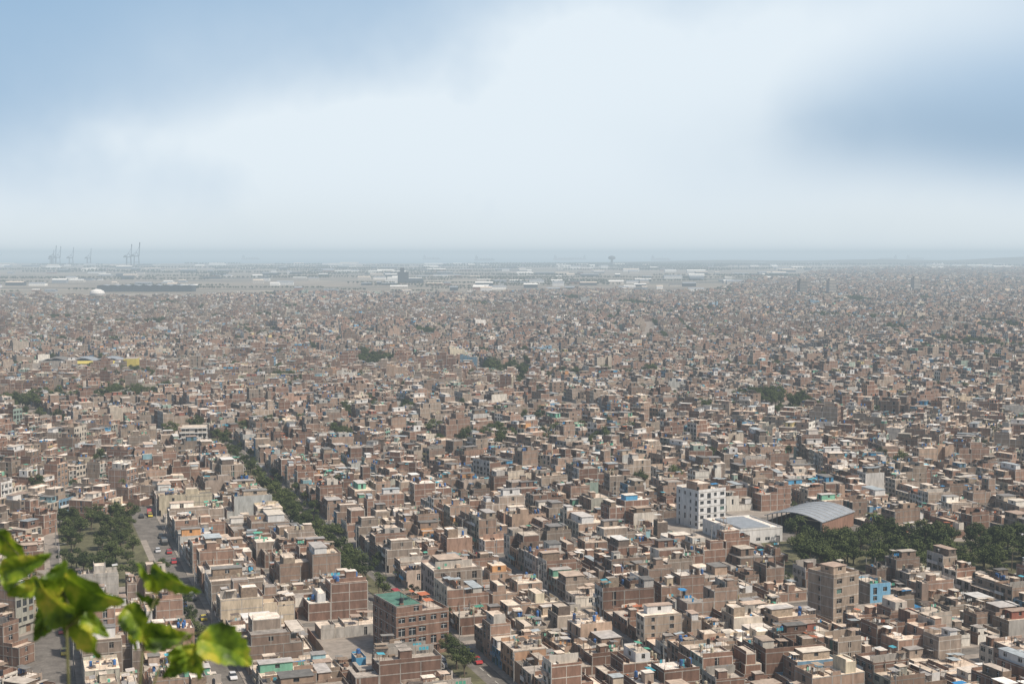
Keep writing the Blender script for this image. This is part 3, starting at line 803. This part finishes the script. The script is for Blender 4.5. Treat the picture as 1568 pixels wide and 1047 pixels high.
def twig(pts,r0,r1):
    n=len(pts)-1
    for i in range(n): mb.tube(pts[i],pts[i+1],r0+(r1-r0)*i/n,r0+(r1-r0)*(i+1)/n,1,7)
tA=[(-.66,2.02,102.1),(-.66,2.0,103.5),(-.640,2.0,104.30),(-.642,2.0,104.46),(-.648,2.0,104.52),(-.690,2.0,104.545)]
tB=[(-.60,2.03,102.1),(-.55,2.02,103.6),(-.545,2.0,104.30),(-.53,2.0,104.46),(-.515,2.0,104.50),(-.505,2.0,104.525)]
tC=[(-.545,2.0,104.30),(-.51,2.0,104.40),(-.47,2.0,104.45),(-.44,2.0,104.455)]
twig(tA,.0035,.0012); twig(tB,.003,.001); twig(tC,.002,.001)
nodes=[Vector(p) for p in tA[2:]+tB[2:]+tC]
for b in bases:
    q=min(nodes,key=lambda n:(n-b).length); mb.tube(tuple(q),tuple(b),.001,.0008,1,5)
o=obj('leafy_shrub',mb.mesh('leafy_shrub',[shrubmat(),stem]))
for pl in o.data.polygons: pl.use_smooth=True

# ---------------------------------------------------------------- haze volume (air over the city), its emission stands in for scattered daylight
hm=bpy.data.materials.new('emissive_haze_air'); t=nt(hm); out=N(t,'ShaderNodeOutputMaterial')
ab=N(t,'ShaderNodeVolumeAbsorption'); em=N(t,'ShaderNodeEmission'); ad=N(t,'ShaderNodeAddShader')
DEN=1.2e-4
ab.inputs['Color'].default_value=(0,0,0,1); ab.inputs['Density'].default_value=DEN
em.inputs['Color'].default_value=(.53,.625,.69,1); em.inputs['Strength'].default_value=DEN
t.links.new(ab.outputs[0],ad.inputs[0]); t.links.new(em.outputs[0],ad.inputs[1]); t.links.new(ad.outputs[0],out.inputs['Volume'])
try: hm.cycles.homogeneous_volume=True
except Exception as e: print(e)
mb=MB(); mb.box(-90000,90000,-15000,90000,-5,140,0); obj('haze',mb.mesh('haze',[hm]))

# ---------------------------------------------------------------- light
EL,AZ=R(53),R(124)
Sd=Vector((math.cos(EL)*math.sin(AZ),math.cos(EL)*math.cos(AZ),math.sin(EL)))
sl=bpy.data.lights.new('sun','SUN'); sl.energy=4.6; sl.angle=R(2.2); sl.color=(1,.915,.80)
so=bpy.data.objects.new('sun',sl); so.rotation_euler=(-Sd).to_track_quat('-Z','Y').to_euler(); scene.collection.objects.link(so)
w=bpy.data.worlds.new('World'); scene.world=w; w.use_nodes=True; t=w.node_tree; t.nodes.clear()
out=N(t,'ShaderNodeOutputWorld'); bg=N(t,'ShaderNodeBackground'); bg.inputs['Strength'].default_value=.1; t.links.new(bg.outputs[0],out.inputs[0])
sky=N(t,'ShaderNodeTexSky'); sky.sky_type='NISHITA'; sky.sun_disc=False; sky.sun_elevation=EL; sky.sun_rotation=AZ; sky.air_density=1.0; sky.dust_density=3.5
tc=N(t,'ShaderNodeTexCoord'); sp=N(t,'ShaderNodeSeparateXYZ'); t.links.new(tc.outputs['Generated'],sp.inputs[0])
nw=noise(t,tc.outputs['Generated'],7,4,.55); nw2=noise(t,tc.outputs['Generated'],3.1,2,.5)
az=M(t,'ADD',M(t,'ARCTAN2',sp.outputs[0],sp.outputs[1]),M(t,'MULTIPLY',M(t,'SUBTRACT',nw,.5),.20))
el=M(t,'ADD',M(t,'ARCSINE',sp.outputs[2]),M(t,'MULTIPLY',M(t,'SUBTRACT',nw2,.5),.06))
def blob(a,e,sa,se,amp):
    x=M(t,'DIVIDE',M(t,'SUBTRACT',az,a),sa); y=M(t,'DIVIDE',M(t,'SUBTRACT',el,e),se)
    q=M(t,'ADD',M(t,'MULTIPLY',x,x),M(t,'MULTIPLY',y,y))
    return M(t,'MULTIPLY',M(t,'EXPONENT',M(t,'MULTIPLY',q,-1)),amp)
tot=None
for b in [(.10,.125,.15,.07,.85),(-.03,.080,.16,.035,.6),(-.23,.085,.07,.024,.4),(0,.01,2.0,.065,.95),(.30,.165,.16,.04,.65),(-.10,.13,.3,.06,.3)]:
    q=blob(*b); tot=q if tot is None else M(t,'ADD',tot,q)
tot=M(t,'MULTIPLY',tot,M(t,'ADD',.55,M(t,'MULTIPLY',nw,1.0)),clamp=True)
def mixc(f,a,b):
    m=N(t,'ShaderNodeMix',data_type='RGBA')
    for s,x in ((0,f),(6,a),(7,b)):
        if isinstance(x,tuple): m.inputs[s].default_value=(*x,1)
        elif isinstance(x,(int,float)): m.inputs[s].default_value=x
        else: t.links.new(x,m.inputs[s])
    return m.outputs[2]
c=mixc(tot,(3.1,4.9,7.0),(8.2,9.1,9.8))
dk=M(t,'ADD',blob(.34,.078,.15,.028,.68),blob(.30,.045,.2,.02,.10),clamp=True)
c=mixc(dk,c,(3.1,4.6,6.3))
low=blob(0,.005,3.0,.028,.7)
c=mixc(low,c,(7.5,8.25,8.6))
hi=M(t,'MULTIPLY',M(t,'SUBTRACT',el,.25),2.5,clamp=True)
c=mixc(hi,c,sky.outputs[0]); c=mixc(.06,c,sky.outputs[0])
t.links.new(c,bg.inputs['Color'])

# ---------------------------------------------------------------- camera
cd=bpy.data.cameras.new('camera'); cd.lens=49.5; cd.sensor_width=36; cd.clip_start=.1; cd.clip_end=300000
cd.dof.use_dof=True; cd.dof.focus_distance=900; cd.dof.aperture_fstop=10
co=bpy.data.objects.new('camera',cd); co.location=(0,0,105); co.rotation_euler=(R(90-3.63),0,0); scene.collection.objects.link(co); scene.camera=co
scene.view_settings.view_transform='Standard'; scene.view_settings.look='None'; scene.view_settings.exposure=0
